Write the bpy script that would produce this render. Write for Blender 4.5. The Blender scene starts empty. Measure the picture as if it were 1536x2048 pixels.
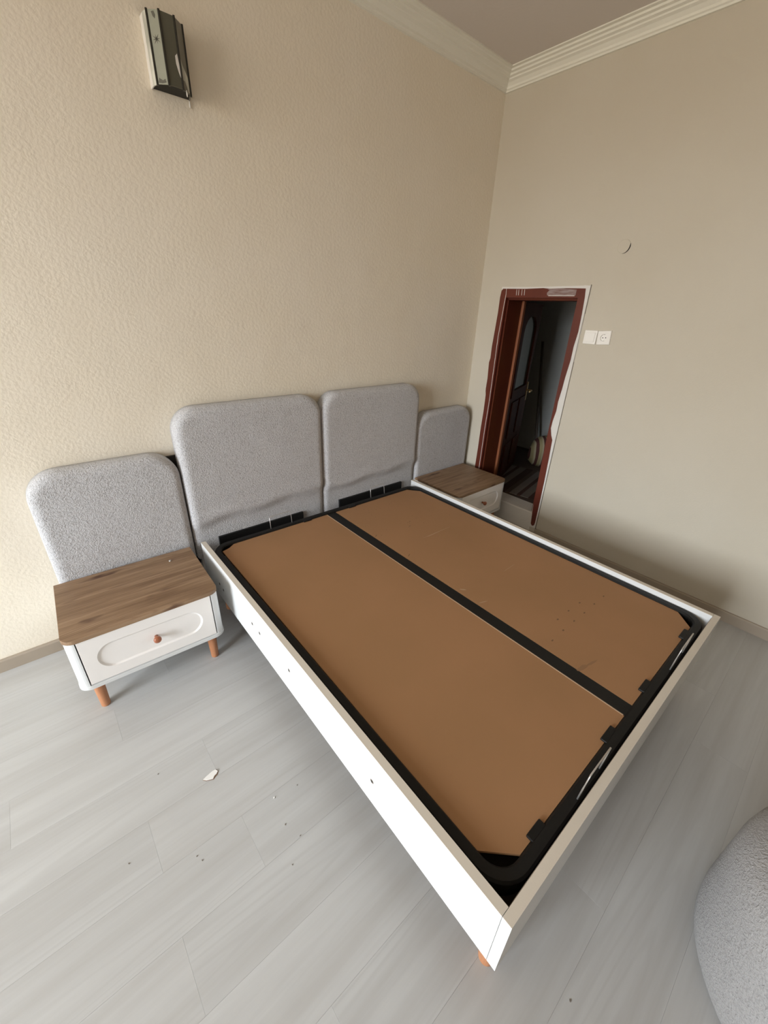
import bpy, bmesh, math, random
from mathutils import Vector, Matrix
random.seed(7)
S = bpy.context.scene
C = S.collection
PI = math.pi

# ------------------------------------------------------------------ camera
cam_d = bpy.data.cameras.new('camera'); cam = bpy.data.objects.new('camera', cam_d); C.objects.link(cam)
yaw, pitch, roll, FPX = -0.7232, -0.4637, 0.0401, 807.3
fwd = Vector((-math.sin(yaw)*math.cos(pitch), math.cos(yaw)*math.cos(pitch), math.sin(pitch)))
rgt = Vector((math.cos(yaw), math.sin(yaw), 0)); up = rgt.cross(fwd)
r2 = rgt*math.cos(roll) + up*math.sin(roll); u2 = -rgt*math.sin(roll) + up*math.cos(roll)
M = Matrix((r2, u2, -fwd)).transposed().to_4x4(); M.translation = Vector((-2.9728, -2.3036, 1.6824))
cam.matrix_world = M
cam_d.sensor_fit = 'HORIZONTAL'; cam_d.sensor_width = 36; cam_d.lens = FPX*36/1536
cam_d.clip_start = 0.02
S.camera = cam

# ------------------------------------------------------------------ world: hazy bright sky over a dim ground
w = bpy.data.worlds.new('world'); S.world = w; w.use_nodes = True
nt = w.node_tree; nt.nodes.clear()
tc = nt.nodes.new('ShaderNodeTexCoord'); sx = nt.nodes.new('ShaderNodeSeparateXYZ')
cr = nt.nodes.new('ShaderNodeValToRGB'); bg = nt.nodes.new('ShaderNodeBackground'); ow = nt.nodes.new('ShaderNodeOutputWorld')
mr = nt.nodes.new('ShaderNodeMapRange'); mr.inputs[1].default_value = -1; mr.inputs[2].default_value = 1
nt.links.new(tc.outputs['Generated'], sx.inputs[0]); nt.links.new(sx.outputs['Z'], mr.inputs[0])
nt.links.new(mr.outputs[0], cr.inputs[0]); nt.links.new(cr.outputs[0], bg.inputs[0]); nt.links.new(bg.outputs[0], ow.inputs[0])
e = cr.color_ramp.elements
e[0].position = 0.30; e[0].color = (0.30, 0.26, 0.215, 1)
e[1].position = 0.52; e[1].color = (0.90, 0.97, 1.04, 1)
n = e.new(0.49); n.color = (0.46, 0.41, 0.35, 1)
bg.inputs[1].default_value = 28.5

# portal at the window, so the sky is sampled through it
WX, WY0, WY1, WZ0, WZ1 = -7.0, -2.75, -0.7, 0.50, 2.8
pl = bpy.data.lights.new('window_portal', 'AREA'); pl.shape = 'RECTANGLE'; pl.size = WY1-WY0; pl.size_y = WZ1-WZ0
pl.cycles.is_portal = True
po = bpy.data.objects.new('window_portal', pl); C.objects.link(po)
po.location = (WX-0.01, (WY0+WY1)/2, (WZ0+WZ1)/2)
po.rotation_euler = Matrix(((0, 0, -1), (1, 0, 0), (0, -1, 0))).to_euler()   # -Z looks to +X

S.view_settings.view_transform = 'Standard'; S.view_settings.look = 'None'
S.view_settings.gamma = 1.0; S.view_settings.use_curve_mapping = False
S.view_settings.exposure = 0.06

# ------------------------------------------------------------------ helpers
def obj(name, bm, m=None, parent=None, smooth=False, kind=None, label=None):
    me = bpy.data.meshes.new(name)
    bmesh.ops.recalc_face_normals(bm, faces=bm.faces[:])
    bm.to_mesh(me); bm.free()
    if smooth:
        for p in me.polygons: p.use_smooth = True
    o = bpy.data.objects.new(name, me); C.objects.link(o)
    if m: me.materials.append(m)
    if parent: o.parent = parent
    if kind: o['kind'] = kind
    if label: o['label'] = label
    return o
def thing(name, label, cat, loc=(0, 0, 0), rotz=0, group=None):
    o = bpy.data.objects.new(name, None); C.objects.link(o); o.empty_display_size = 0.05
    o.location = loc; o.rotation_euler = (0, 0, rotz); o['label'] = label; o['category'] = cat
    if group: o['group'] = group
    return o
def tag(o, label, cat, group=None):
    o['label'] = label; o['category'] = cat
    if group: o['group'] = group
    return o
def structure(name, loc=(0, 0, 0)):
    o = bpy.data.objects.new(name, None); C.objects.link(o); o['kind'] = 'structure'; o.location = loc
    return o
def box(bm, x0, x1, y0, y1, z0, z1, bev=0.0, seg=2):
    t = bmesh.new()
    vs = [t.verts.new((x, y, z)) for x in (x0, x1) for y in (y0, y1) for z in (z0, z1)]
    for f in ((0, 1, 3, 2), (4, 6, 7, 5), (0, 4, 5, 1), (2, 3, 7, 6), (0, 2, 6, 4), (1, 5, 7, 3)):
        t.faces.new([vs[i] for i in f])
    bmesh.ops.recalc_face_normals(t, faces=t.faces[:])
    if bev: bmesh.ops.bevel(t, geom=t.edges[:], offset=bev, segments=seg, affect='EDGES', profile=0.5)
    merge(bm, t)
def merge(bm, t):
    me = bpy.data.meshes.new('tmp'); t.to_mesh(me); t.free(); bm.from_mesh(me); bpy.data.meshes.remove(me)
def B(*a, **k):
    bm = bmesh.new(); box(bm, *a, **k); return bm
def prism(bm, pts, axis, a0, a1):
    """extrude a 2-D outline along an axis. axis 'x': pts=(y,z); 'y': pts=(x,z); 'z': pts=(x,y)"""
    def v(p, a):
        return {'x': (a, p[0], p[1]), 'y': (p[0], a, p[1]), 'z': (p[0], p[1], a)}[axis]
    l0 = [bm.verts.new(v(p, a0)) for p in pts]; l1 = [bm.verts.new(v(p, a1)) for p in pts]
    n = len(pts)
    for i in range(n): bm.faces.new((l0[i], l0[(i+1) % n], l1[(i+1) % n], l1[i]))
    bm.faces.new(l0[::-1]); bm.faces.new(l1)
def lathe(bm, prof, cx=0, cy=0, seg=32, axis='z'):
    rings = []
    for r, z in prof:
        ring = []
        for k in range(seg):
            a = 2*PI*k/seg
            p = (cx+r*math.cos(a), cy+r*math.sin(a), z)
            if axis == 'y': p = (cx+r*math.cos(a), z, cy+r*math.sin(a))
            ring.append(bm.verts.new(p))
        rings.append(ring)
    for a, b in zip(rings, rings[1:]):
        for k in range(seg): bm.faces.new((a[k], a[(k+1) % seg], b[(k+1) % seg], b[k]))
    bm.faces.new(rings[0][::-1]); bm.faces.new(rings[-1])
def tube(bm, pts, r, seg=8, closed=False):
    pts = [Vector(p) for p in pts]; rings = []; n = len(pts)
    up0 = None
    for i, p in enumerate(pts):
        a = pts[(i-1) % n] if (closed or i > 0) else p
        b = pts[(i+1) % n] if (closed or i < n-1) else p
        t = (b-a).normalized()
        u = t.cross(Vector((0, 0, 1)))
        if u.length < 1e-3: u = t.cross(Vector((0, 1, 0))) if up0 is None else up0 - t*up0.dot(t)
        u.normalize(); up0 = u
        v = t.cross(u).normalized()
        rings.append([bm.verts.new(p+u*math.cos(2*PI*k/seg)*r+v*math.sin(2*PI*k/seg)*r) for k in range(seg)])
    m = n if closed else n-1
    for i in range(m):
        a, b = rings[i], rings[(i+1) % n]
        for k in range(seg): bm.faces.new((a[k], a[(k+1) % seg], b[(k+1) % seg], b[k]))
    if not closed: bm.faces.new(rings[0][::-1]); bm.faces.new(rings[-1])
def rrect(x0, x1, z0, z1, rt, rb, n=10, m=26):
    """rounded rectangle outline with subdivided sides, radius rt at the top corners, rb at the bottom"""
    arcs = []
    for cx, cz, r, a0 in ((x1-rt, z1-rt, rt, 0), (x0+rt, z1-rt, rt, PI/2), (x0+rb, z0+rb, rb, PI), (x1-rb, z0+rb, rb, 1.5*PI)):
        arcs.append([(cx+r*math.cos(a0+PI/2*k/n), cz+r*math.sin(a0+PI/2*k/n)) for k in range(n+1)])
    out = []
    for q in range(4):
        out += arcs[q]; a, b = arcs[q][-1], arcs[(q+1) % 4][0]
        out += [(a[0]+(b[0]-a[0])*k/m, a[1]+(b[1]-a[1])*k/m) for k in range(1, m)]
    return out

# ------------------------------------------------------------------ materials
def mat(name, col, rough=0.6, bump=None, vary=None, metallic=0.0, spec=0.5, sheen=0.0):
    """bump: list of (scale, distance, detail); vary: (scale, colour2, stretch, lo, hi)"""
    m = bpy.data.materials.new(name); m.use_nodes = True
    nt = m.node_tree; b = nt.nodes['Principled BSDF']
    b.inputs['Base Color'].default_value = (*col, 1); b.inputs['Roughness'].default_value = rough
    b.inputs['Metallic'].default_value = metallic; b.inputs['Specular IOR Level'].default_value = spec
    if sheen: b.inputs['Sheen Weight'].default_value = sheen; b.inputs['Sheen Roughness'].default_value = 0.6
    tc = nt.nodes.new('ShaderNodeTexCoord')
    if vary:
        sc, c2, st, lo, hi = vary
        mp = nt.nodes.new('ShaderNodeMapping'); mp.inputs['Scale'].default_value = st
        nz = nt.nodes.new('ShaderNodeTexNoise'); nz.inputs['Scale'].default_value = sc; nz.inputs['Detail'].default_value = 5
        rp = nt.nodes.new('ShaderNodeMapRange'); rp.inputs[1].default_value = lo; rp.inputs[2].default_value = hi
        mx = nt.nodes.new('ShaderNodeMix'); mx.data_type = 'RGBA'
        nt.links.new(tc.outputs['Object'], mp.inputs[0]); nt.links.new(mp.outputs[0], nz.inputs['Vector'])
        nt.links.new(nz.outputs['Fac'], rp.inputs[0]); nt.links.new(rp.outputs[0], mx.inputs[0])
        mx.inputs[6].default_value = (*col, 1); mx.inputs[7].default_value = (*c2, 1)
        nt.links.new(mx.outputs[2], b.inputs['Base Color'])
    prev = None
    for sc, dist, det in (bump or []):
        nz = nt.nodes.new('ShaderNodeTexNoise'); nz.inputs['Scale'].default_value = sc; nz.inputs['Detail'].default_value = det
        nt.links.new(tc.outputs['Object'], nz.inputs['Vector'])
        bp = nt.nodes.new('ShaderNodeBump'); bp.inputs['Distance'].default_value = dist; bp.inputs['Strength'].default_value = 1.0
        nt.links.new(nz.outputs['Fac'], bp.inputs['Height'])
        if prev: nt.links.new(prev.outputs[0], bp.inputs['Normal'])
        prev = bp
    if prev: nt.links.new(prev.outputs[0], b.inputs['Normal'])
    return m

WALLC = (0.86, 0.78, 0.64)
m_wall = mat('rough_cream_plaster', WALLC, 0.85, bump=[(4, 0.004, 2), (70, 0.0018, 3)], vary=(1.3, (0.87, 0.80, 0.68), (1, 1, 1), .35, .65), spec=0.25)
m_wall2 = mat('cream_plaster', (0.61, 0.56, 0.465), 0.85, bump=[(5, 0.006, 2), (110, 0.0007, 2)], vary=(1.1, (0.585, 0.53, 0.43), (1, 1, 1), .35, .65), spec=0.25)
m_wall3 = mat('dark_unseen_wall', (0.27, 0.21, 0.145), 0.9)  # unseen wall, coloured dark to cut the light bounced onto the floor
m_ceil = mat('ceiling_paint', (0.68, 0.62, 0.56), 0.9, bump=[(60, 0.0006, 2)])
m_crown = mat('crown_plaster', (0.83, 0.81, 0.71), 0.75, bump=[(40, 0.001, 2)])
m_base = mat('beige_skirting', (0.40, 0.335, 0.265), 0.6, vary=(3, (0.36, 0.30, 0.23), (1, 1, 1), .3, .7))
m_white = mat('white_lacquered_board', (0.74, 0.745, 0.735), 0.42)
m_cream = mat('cream_lacquered_board', (0.92, 0.88, 0.84), 0.45)
m_edge = mat('dim_rail_top', (0.72, 0.66, 0.57), 0.55, bump=[(300, 0.0001, 1)])  # rail tops: white board with its dimmer light painted as beige
m_mdf = mat('brown_fibreboard', (0.40, 0.215, 0.105), 0.75, bump=[(500, 0.0001, 1)], vary=(2.2, (0.365, 0.20, 0.095), (1, 1, 1), .35, .65), spec=0.3)
m_black = mat('black_painted_steel', (0.007, 0.0065, 0.006), 0.55, spec=0.3, bump=[(300, 0.0001, 1)])
m_plate = mat('black_plate', (0.004, 0.004, 0.004), 0.6)
m_dark = mat('dark_hole', (0.02, 0.018, 0.015), 0.8)
m_boxbase = mat('brown_box_base', (0.24, 0.19, 0.15), 0.8)
m_leg = mat('reddish_beech', (0.55, 0.26, 0.13), 0.45, vary=(9, (0.42, 0.165, 0.07), (6, 6, 0.6), .3, .7))
m_knob = mat('red_brown_knob', (0.36, 0.125, 0.06), 0.3)
m_wire = mat('bare_wire', (0.62, 0.60, 0.57), 0.35, metallic=0.7)
m_plastic = mat('white_switch_plastic', (0.90, 0.87, 0.81), 0.35)
m_red = mat('dark_red_wood', (0.135, 0.026, 0.012), 0.38, bump=[(30, 0.0008, 3)], vary=(5, (0.10, 0.018, 0.009), (1, 1, 0.3), .3, .7))
m_redd = mat('deep_red_wood', (0.10, 0.020, 0.009), 0.6, spec=0.2, vary=(5, (0.12, 0.03, 0.01), (1, 1, 0.3), .4, .7))
m_redlit = mat('red_wood_lit', (0.26, 0.085, 0.03), 0.5)  # the red wood where light hits it, painted as orange
m_filler = mat('white_filler_paint', (0.74, 0.71, 0.66), 0.85, bump=[(60, 0.002, 3)])
m_smear = mat('grey_paint_smear', (0.34, 0.27, 0.25), 0.8, bump=[(50, 0.001, 3)], vary=(14, (0.22, 0.13, 0.11), (1, 1, 6), .35, .65))
m_hallwall = mat('blue_grey_hall_wall', (0.46, 0.47, 0.45), 0.85, bump=[(40, 0.001, 2)])
m_hallfloor = mat('hall_floor', (0.09, 0.06, 0.045), 0.7)
m_brass = mat('brass_handle', (0.55, 0.40, 0.18), 0.35, metallic=1.0)
m_broom = mat('dark_broomstick', (0.07, 0.045, 0.03), 0.5)
m_seam = mat('seam_shade_grey', (0.30, 0.27, 0.23), 0.8)
m_chip = mat('white_plaster_chip', (0.85, 0.84, 0.81), 0.7)
m_chipd = mat('brown_chip_edge', (0.22, 0.13, 0.08), 0.8)
m_grit = mat('grey_grit', (0.20, 0.17, 0.14), 0.9)
m_cavity = mat('lamp_cavity_shade', (0.02, 0.018, 0.012), 0.8)
m_glassw = mat('paint_splashed_glass', (0.66, 0.66, 0.58), 0.6, bump=[(40, 0.003, 3)], vary=(18, (0.42, 0.42, 0.36), (1, 1, 0.4), .45, .62))
m_glass1 = mat('frosted_lamp_glass', (0.36, 0.37, 0.29), 0.3, vary=(4, (0.30, 0.31, 0.25), (1, 1, .5), .3, .7))
m_glass2 = mat('smoky_lamp_glass', (0.125, 0.12, 0.085), 0.22, vary=(5, (0.085, 0.08, 0.055), (1, 1, .6), .3, .7))
m_glass3 = mat('grey_lamp_glass', (0.21, 0.20, 0.165), 0.28, vary=(7, (0.15, 0.14, 0.105), (1, 1, .6), .4, .6))
m_came = mat('dark_lamp_strip', (0.02, 0.018, 0.012), 0.4)
m_aged = mat('aged_glass_rim', (0.11, 0.105, 0.08), 0.5)

# curly boucle cloth
def boucle(name, col, dark):
    m = bpy.data.materials.new(name); m.use_nodes = True; nt = m.node_tree; b = nt.nodes['Principled BSDF']
    b.inputs['Roughness'].default_value = 0.95; b.inputs['Specular IOR Level'].default_value = 0.15
    b.inputs['Sheen Weight'].default_value = 0.15
    tc = nt.nodes.new('ShaderNodeTexCoord')
    v = nt.nodes.new('ShaderNodeTexNoise'); v.inputs['Scale'].default_value = 150; v.inputs['Detail'].default_value = 2; v.inputs['Distortion'].default_value = 0.8
    n2 = nt.nodes.new('ShaderNodeTexNoise'); n2.inputs['Scale'].default_value = 7; n2.inputs['Detail'].default_value = 3
    nt.links.new(tc.outputs['Object'], v.inputs['Vector']); nt.links.new(tc.outputs['Object'], n2.inputs['Vector'])
    r = nt.nodes.new('ShaderNodeMapRange'); r.inputs[1].default_value = 0.30; r.inputs[2].default_value = 0.52
    nt.links.new(v.outputs['Fac'], r.inputs[0])
    mx = nt.nodes.new('ShaderNodeMix'); mx.data_type = 'RGBA'
    mx.inputs[6].default_value = (*dark, 1); mx.inputs[7].default_value = (*col, 1)
    nt.links.new(r.outputs[0], mx.inputs[0]); nt.links.new(mx.outputs[2], b.inputs['Base Color'])
    b1 = nt.nodes.new('ShaderNodeBump'); b1.inputs['Distance'].default_value = 0.004
    nt.links.new(v.outputs['Fac'], b1.inputs['Height'])
    b2 = nt.nodes.new('ShaderNodeBump'); b2.inputs['Distance'].default_value = 0.004
    nt.links.new(n2.outputs['Fac'], b2.inputs['Height']); nt.links.new(b1.outputs[0], b2.inputs['Normal'])
    nt.links.new(b2.outputs[0], b.inputs['Normal'])
    return m
m_boucle = boucle('grey_boucle_cloth', (0.60, 0.595, 0.605), (0.40, 0.39, 0.395))
m_boucle2 = boucle('pouf_boucle_cloth', (0.35, 0.34, 0.335), (0.28, 0.27, 0.265))

# wood-look laminate: long streaks plus a few wandering contour lines; random shift per object
def wood(name, cols, stretch, rough, line_amt, per_obj=0.0, scale=1.0, knots=None, bump=0.0002):
    m = bpy.data.materials.new(name); m.use_nodes = True; nt = m.node_tree; b = nt.nodes['Principled BSDF']
    L = nt.links.new
    b.inputs['Roughness'].default_value = rough
    tc = nt.nodes.new('ShaderNodeTexCoord'); oi = nt.nodes.new('ShaderNodeObjectInfo')
    mul = nt.nodes.new('ShaderNodeMath'); mul.operation = 'MULTIPLY'; mul.inputs[1].default_value = 37.0
    L(oi.outputs['Random'], mul.inputs[0])
    ad = nt.nodes.new('ShaderNodeVectorMath'); ad.operation = 'ADD'
    cb = nt.nodes.new('ShaderNodeCombineXYZ'); L(mul.outputs[0], cb.inputs[0]); L(mul.outputs[0], cb.inputs[2])
    mp = nt.nodes.new('ShaderNodeMapping'); mp.inputs['Scale'].default_value = stretch
    L(tc.outputs['Object'], mp.inputs[0]); L(mp.outputs[0], ad.inputs[0]); L(cb.outputs[0], ad.inputs[1])
    n1 = nt.nodes.new('ShaderNodeTexNoise'); n1.inputs['Scale'].default_value = 1.0*scale; n1.inputs['Detail'].default_value = 6; n1.inputs['Roughness'].default_value = 0.6
    L(ad.outputs[0], n1.inputs['Vector'])
    rp = nt.nodes.new('ShaderNodeValToRGB'); L(n1.outputs['Fac'], rp.inputs[0])
    el = rp.color_ramp.elements; el[0].position = 0.32; el[0].color = (*cols[0], 1); el[1].position = 0.68; el[1].color = (*cols[2], 1)
    q = el.new(0.5); q.color = (*cols[1], 1)
    # contour lines of a smooth field = cathedral grain
    n2 = nt.nodes.new('ShaderNodeTexNoise'); n2.inputs['Scale'].default_value = 0.28*scale; n2.inputs['Detail'].default_value = 1
    L(ad.outputs[0], n2.inputs['Vector'])
    s = nt.nodes.new('ShaderNodeMath'); s.operation = 'MULTIPLY'; s.inputs[1].default_value = 150; L(n2.outputs['Fac'], s.inputs[0])
    sn = nt.nodes.new('ShaderNodeMath'); sn.operation = 'SINE'; L(s.outputs[0], sn.inputs[0])
    r2 = nt.nodes.new('ShaderNodeMapRange'); r2.inputs[1].default_value = 0.3; r2.inputs[2].default_value = 1.0; r2.inputs[4].default_value = line_amt
    L(sn.outputs[0], r2.inputs[0])
    n3 = nt.nodes.new('ShaderNodeTexNoise'); n3.inputs['Scale'].default_value = 0.5*scale
    L(ad.outputs[0], n3.inputs['Vector'])
    r3 = nt.nodes.new('ShaderNodeMapRange'); r3.inputs[1].default_value = 0.45; r3.inputs[2].default_value = 0.62; L(n3.outputs['Fac'], r3.inputs[0])
    mm = nt.nodes.new('ShaderNodeMath'); mm.operation = 'MULTIPLY'; L(r2.outputs[0], mm.inputs[0]); L(r3.outputs[0], mm.inputs[1])
    mx = nt.nodes.new('ShaderNodeMix'); mx.data_type = 'RGBA'; mx.inputs[7].default_value = (*cols[3], 1)
    L(rp.outputs[0], mx.inputs[6]); L(mm.outputs[0], mx.inputs[0])
    out = mx.outputs[2]
    if knots:
        n4 = nt.nodes.new('ShaderNodeTexNoise'); n4.inputs['Scale'].default_value = knots[0]; n4.inputs['Detail'].default_value = 2
        mp4 = nt.nodes.new('ShaderNodeMapping'); mp4.inputs['Scale'].default_value = (0.35, 1, 1)
        L(tc.outputs['Object'], mp4.inputs[0])
        L(mp4.outputs[0], n4.inputs['Vector'])
        r4 = nt.nodes.new('ShaderNodeMapRange'); r4.inputs[1].default_value = 0.66; r4.inputs[2].default_value = 0.76; L(n4.outputs['Fac'], r4.inputs[0])
        m4 = nt.nodes.new('ShaderNodeMix'); m4.data_type = 'RGBA'; m4.inputs[7].default_value = (*knots[1], 1)
        L(out, m4.inputs[6]); L(r4.outputs[0], m4.inputs[0]); out = m4.outputs[2]
    if per_obj:
        r5 = nt.nodes.new('ShaderNodeMapRange'); r5.inputs[3].default_value = 1-per_obj; r5.inputs[4].default_value = 1+per_obj
        L(oi.outputs['Random'], r5.inputs[0])
        hs = nt.nodes.new('ShaderNodeHueSaturation'); L(r5.outputs[0], hs.inputs['Value']); L(out, hs.inputs['Color']); out = hs.outputs[0]
    L(out, b.inputs['Base Color'])
    bp = nt.nodes.new('ShaderNodeBump'); bp.inputs['Distance'].default_value = bump; L(n1.outputs['Fac'], bp.inputs['Height']); L(bp.outputs[0], b.inputs['Normal'])
    return m
m_floor = wood('pale_grey_oak_laminate', [(0.455, 0.45, 0.437), (0.50, 0.50, 0.492), (0.542, 0.545, 0.538), (0.415, 0.41, 0.40)], (0.9, 15, 1), 0.42, 0.28, per_obj=0.03)
m_top = wood('brown_oak_laminate', [(0.18, 0.10, 0.05), (0.275, 0.17, 0.094), (0.37, 0.24, 0.142), (0.15, 0.08, 0.04)], (2.2, 34, 34), 0.5, 0.55, knots=(13, (0.10, 0.045, 0.022)))
m_rug = None

# ------------------------------------------------------------------ room shell
H = 3.085; X0 = WX; Y0 = -4.3
obj('floor_slab', B(X0-.2, 0.0, Y0-.2, 0.2, -.15, -.012), m_hallfloor)
fl = structure('floor')
bpy.data.objects['floor_slab'].parent = fl; bpy.data.objects['floor_slab'].name = 'subfloor'
# laminate planks, rows along x
PW = 0.197; PL = 1.28
offs = {0: -3.055, 1: -2.79, 2: -3.054, -1: -2.80, -2: -2.15, -3: -3.06, -4: -2.806, -5: -2.2, 3: -2.35, 4: -2.79, 5: -3.3}
plank_me = {}
k = -7
while True:
    y1 = -1.372 + PW - PW*k + 0.0; y0 = y1-PW
    if y0 > 0: k += 1; continue
    if y1 < Y0: break
    a = offs.get(k, -3.0 + (k*0.53) % PL)
    s0 = a - PL*4
    while s0 < 0:
        xa, xb = max(s0, X0), min(s0+PL, 0.0)
        ya, yb = max(y0, Y0), min(y1, 0.0)
        if xb > xa+.01 and yb > ya+.01:
            o = obj('plank', B(xa+.0001, xb-.0001, ya+.0001, yb-.0001, -.012, 0.0, bev=.0003, seg=1), m_floor, fl)
            # object origin at the plank centre for its own grain
            c = Vector(((xa+xb)/2, (ya+yb)/2, 0)); o.data.transform(Matrix.Translation(-c)); o.location = c
        s0 += PL
    k += 1

T = 0.2
DY0, DY1, DZ = -0.822, -0.245, 1.805      # door opening
def wallobj(name, bm, m):
    o = obj(name, bm, m); o['kind'] = 'structure'; return o
wallobj('wall_back', B(X0, T, 0, T, -.1, H), m_wall)
bm = bmesh.new()
box(bm, 0, T, DY1, 0, -.1, H); box(bm, T-.02, T, 0.2, 1.3, 0, H); box(bm, 0, T, Y0, DY0, -.1, H); box(bm, 0, T, DY0, DY1, DZ, H)
bmesh.ops.remove_doubles(bm, verts=bm.verts, dist=1e-5)
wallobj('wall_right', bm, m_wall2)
wallobj('wall_front', B(X0, T, Y0-T, Y0, -.1, H), m_wall3)
bm = bmesh.new()
box(bm, X0-T, X0, WY1, T, -.1, H); box(bm, X0-T, X0, Y0-T, WY0, -.1, H); box(bm, X0-T, X0, WY0, WY1, -.1, WZ0); box(bm, X0-T, X0, WY0, WY1, WZ1, H)
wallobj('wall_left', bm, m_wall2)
wallobj('ceiling', B(X0-T, T, Y0-T, T, H, H+.15), m_ceil)

# window in the left wall (behind the photographer's left shoulder)
wn = structure('window_1')
bm = bmesh.new()
for a in ((WY0, WY0+.06, WZ0, WZ1), (WY1-.06, WY1, WZ0, WZ1), (WY0+.06, WY1-.06, WZ0, WZ0+.06), (WY0+.06, WY1-.06, WZ1-.06, WZ1), ((WY0+WY1)/2-.035, (WY0+WY1)/2+.035, WZ0+.06, WZ1-.06)):
    box(bm, X0-.12, X0-.06, a[0], a[1], a[2], a[3])
obj('window_frame', bm, m_white, wn)
m_pane = bpy.data.materials.new('clear_pane'); m_pane.use_nodes = True
nt = m_pane.node_tree; nt.nodes.clear(); ou = nt.nodes.new('ShaderNodeOutputMaterial'); tr = nt.nodes.new('ShaderNodeBsdfTransparent')
gl = nt.nodes.new('ShaderNodeBsdfGlossy'); gl.inputs['Roughness'].default_value = 0.02; ms = nt.nodes.new('ShaderNodeMixShader'); ms.inputs[0].default_value = 0.06
nt.links.new(tr.outputs[0], ms.inputs[1]); nt.links.new(gl.outputs[0], ms.inputs[2]); nt.links.new(ms.outputs[0], ou.inputs[0])
ym = (WY0+WY1)/2
for a, b in ((WY0+.06, ym-.035), (ym+.035, WY1-.06)):
    obj('pane', B(X0-.094, X0-.088, a, b, WZ0+.06, WZ1-.06), m_pane, wn)
obj('window_sill', B(X0-.06, X0+.04, WY0-.03, WY1+.03, WZ0-.03, WZ0), m_white, wn)

# crown moulding profile: (distance from wall, height below the ceiling)
prof = [(0, -.078), (.012, -.078), (.014, -.070), (.022, -.066), (.024, -.056), (.040, -.042), (.055, -.036), (.058, -.030), (.074, -.026), (.078, -.018), (.094, -.015), (.098, -.007), (.118, -.006), (.118, 0), (0, 0)]
def crown(name, side):
    bm = bmesh.new()
    if side == 'back':
        a = [bm.verts.new((X0, -d, H+h)) for d, h in prof]; b = [bm.verts.new((-d, -d, H+h)) for d, h in prof]
    else:
        a = [bm.verts.new((-d, -d, H+h)) for d, h in prof]; b = [bm.verts.new((-d, Y0, H+h)) for d, h in prof]
    n = len(prof)
    for i in range(n): bm.faces.new((a[i], a[(i+1) % n], b[(i+1) % n], b[i]))
    bm.faces.new(a[::-1]); bm.faces.new(b)
    return wallobj(name, bm, m_crown)
crown('trim_1', 'back'); crown('trim_2', 'right')
def skirt(name, pts, axis, a, b):
    bm = bmesh.new(); prism(bm, pts, axis, a, b); return wallobj(name, bm, m_base)
skirt('baseboard_back', [(0, 0), (-.014, 0), (-.014, .062), (-.010, .069), (0, .070)], 'x', X0, -.015)
skirt('baseboard_right', [(0, 0), (-.014, 0), (-.014, .062), (-.010, .069), (0, .070)], 'y', Y0, -.888)

# ------------------------------------------------------------------ door_1 : casing, jambs, step, open leaf
dr = structure('door_1')
def jagged(y_list, z_list):  return list(zip(y_list, z_list))
# left casing board: straight inner edge, hand-painted ragged outer edge
outer = [(-.193, .20), (-.197, .32), (-.192, .43), (-.195, .60), (-.194, .776), (-.198, .93), (-.196, 1.063), (-.188, 1.12), (-.190, 1.2), (-.182, 1.327), (-.190, 1.36), (-.188, 1.45), (-.194, 1.577), (-.199, 1.70), (-.198, 1.80), (-.203, 1.845), (-.212, 1.856)]
bm = bmesh.new(); prism(bm, outer+[(-.252, 1.858), (-.252, .20)], 'x', -.010, .03); obj('casing', bm, m_red, dr)
bm = bmesh.new(); prism(bm, [(-.212, 1.860), (-.40, 1.857), (-.55, 1.861), (-.60, 1.856), (-.72, 1.859), (-.855, 1.856), (-.862, 1.80), (-.252, 1.80), (-.252, 1.80)][:8], 'x', -.0095, .03); obj('casing', bm, m_red, dr)
ro = [(-.862, 1.80), (-.868, 1.70), (-.871, 1.596), (-.862, 1.50), (-.863, 1.417), (-.852, 1.30), (-.848, 1.216), (-.840, 1.12), (-.842, 1.052), (-.832, .98), (-.830, .92), (-.845, .87), (-.862, .835), (-.868, .70), (-.874, .501), (-.876, .30), (-.876, .12), (-.872, .095)]
bm = bmesh.new(); prism(bm, [(-.816, 1.80)]+ro+[(-.856, .085), (-.842, .10), (-.826, .30), (-.816, .80)], 'x', -.010, .03); obj('casing', bm, m_red, dr)
# white filler strip round the casing
bm = bmesh.new(); prism(bm, [(-.84, 1.875), (-.884, 1.872), (-.890, 1.57), (-.886, 1.27), (-.884, .83), (-.886, .07), (-.830, .07), (-.835, .13), (-.826, .90), (-.826, 1.80)], 'x', -.006, .03); obj('filler_strip', bm, m_filler, dr)
bm = bmesh.new(); prism(bm, [(-.20, 1.855), (-.20, 1.872), (-.45, 1.869), (-.84, 1.873), (-.84, 1.845)], 'x', -.005, .03); obj('filler_strip', bm, m_filler, dr)
bm = bmesh.new(); prism(bm, [(-.884, 1.878), (-.887, 1.878), (-.890, .069), (-.888, .069)], 'x', -.0085, .0); obj('seam_shade', bm, m_seam, dr)  # grey strip paints the shadow of a seam beside the filler
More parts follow.
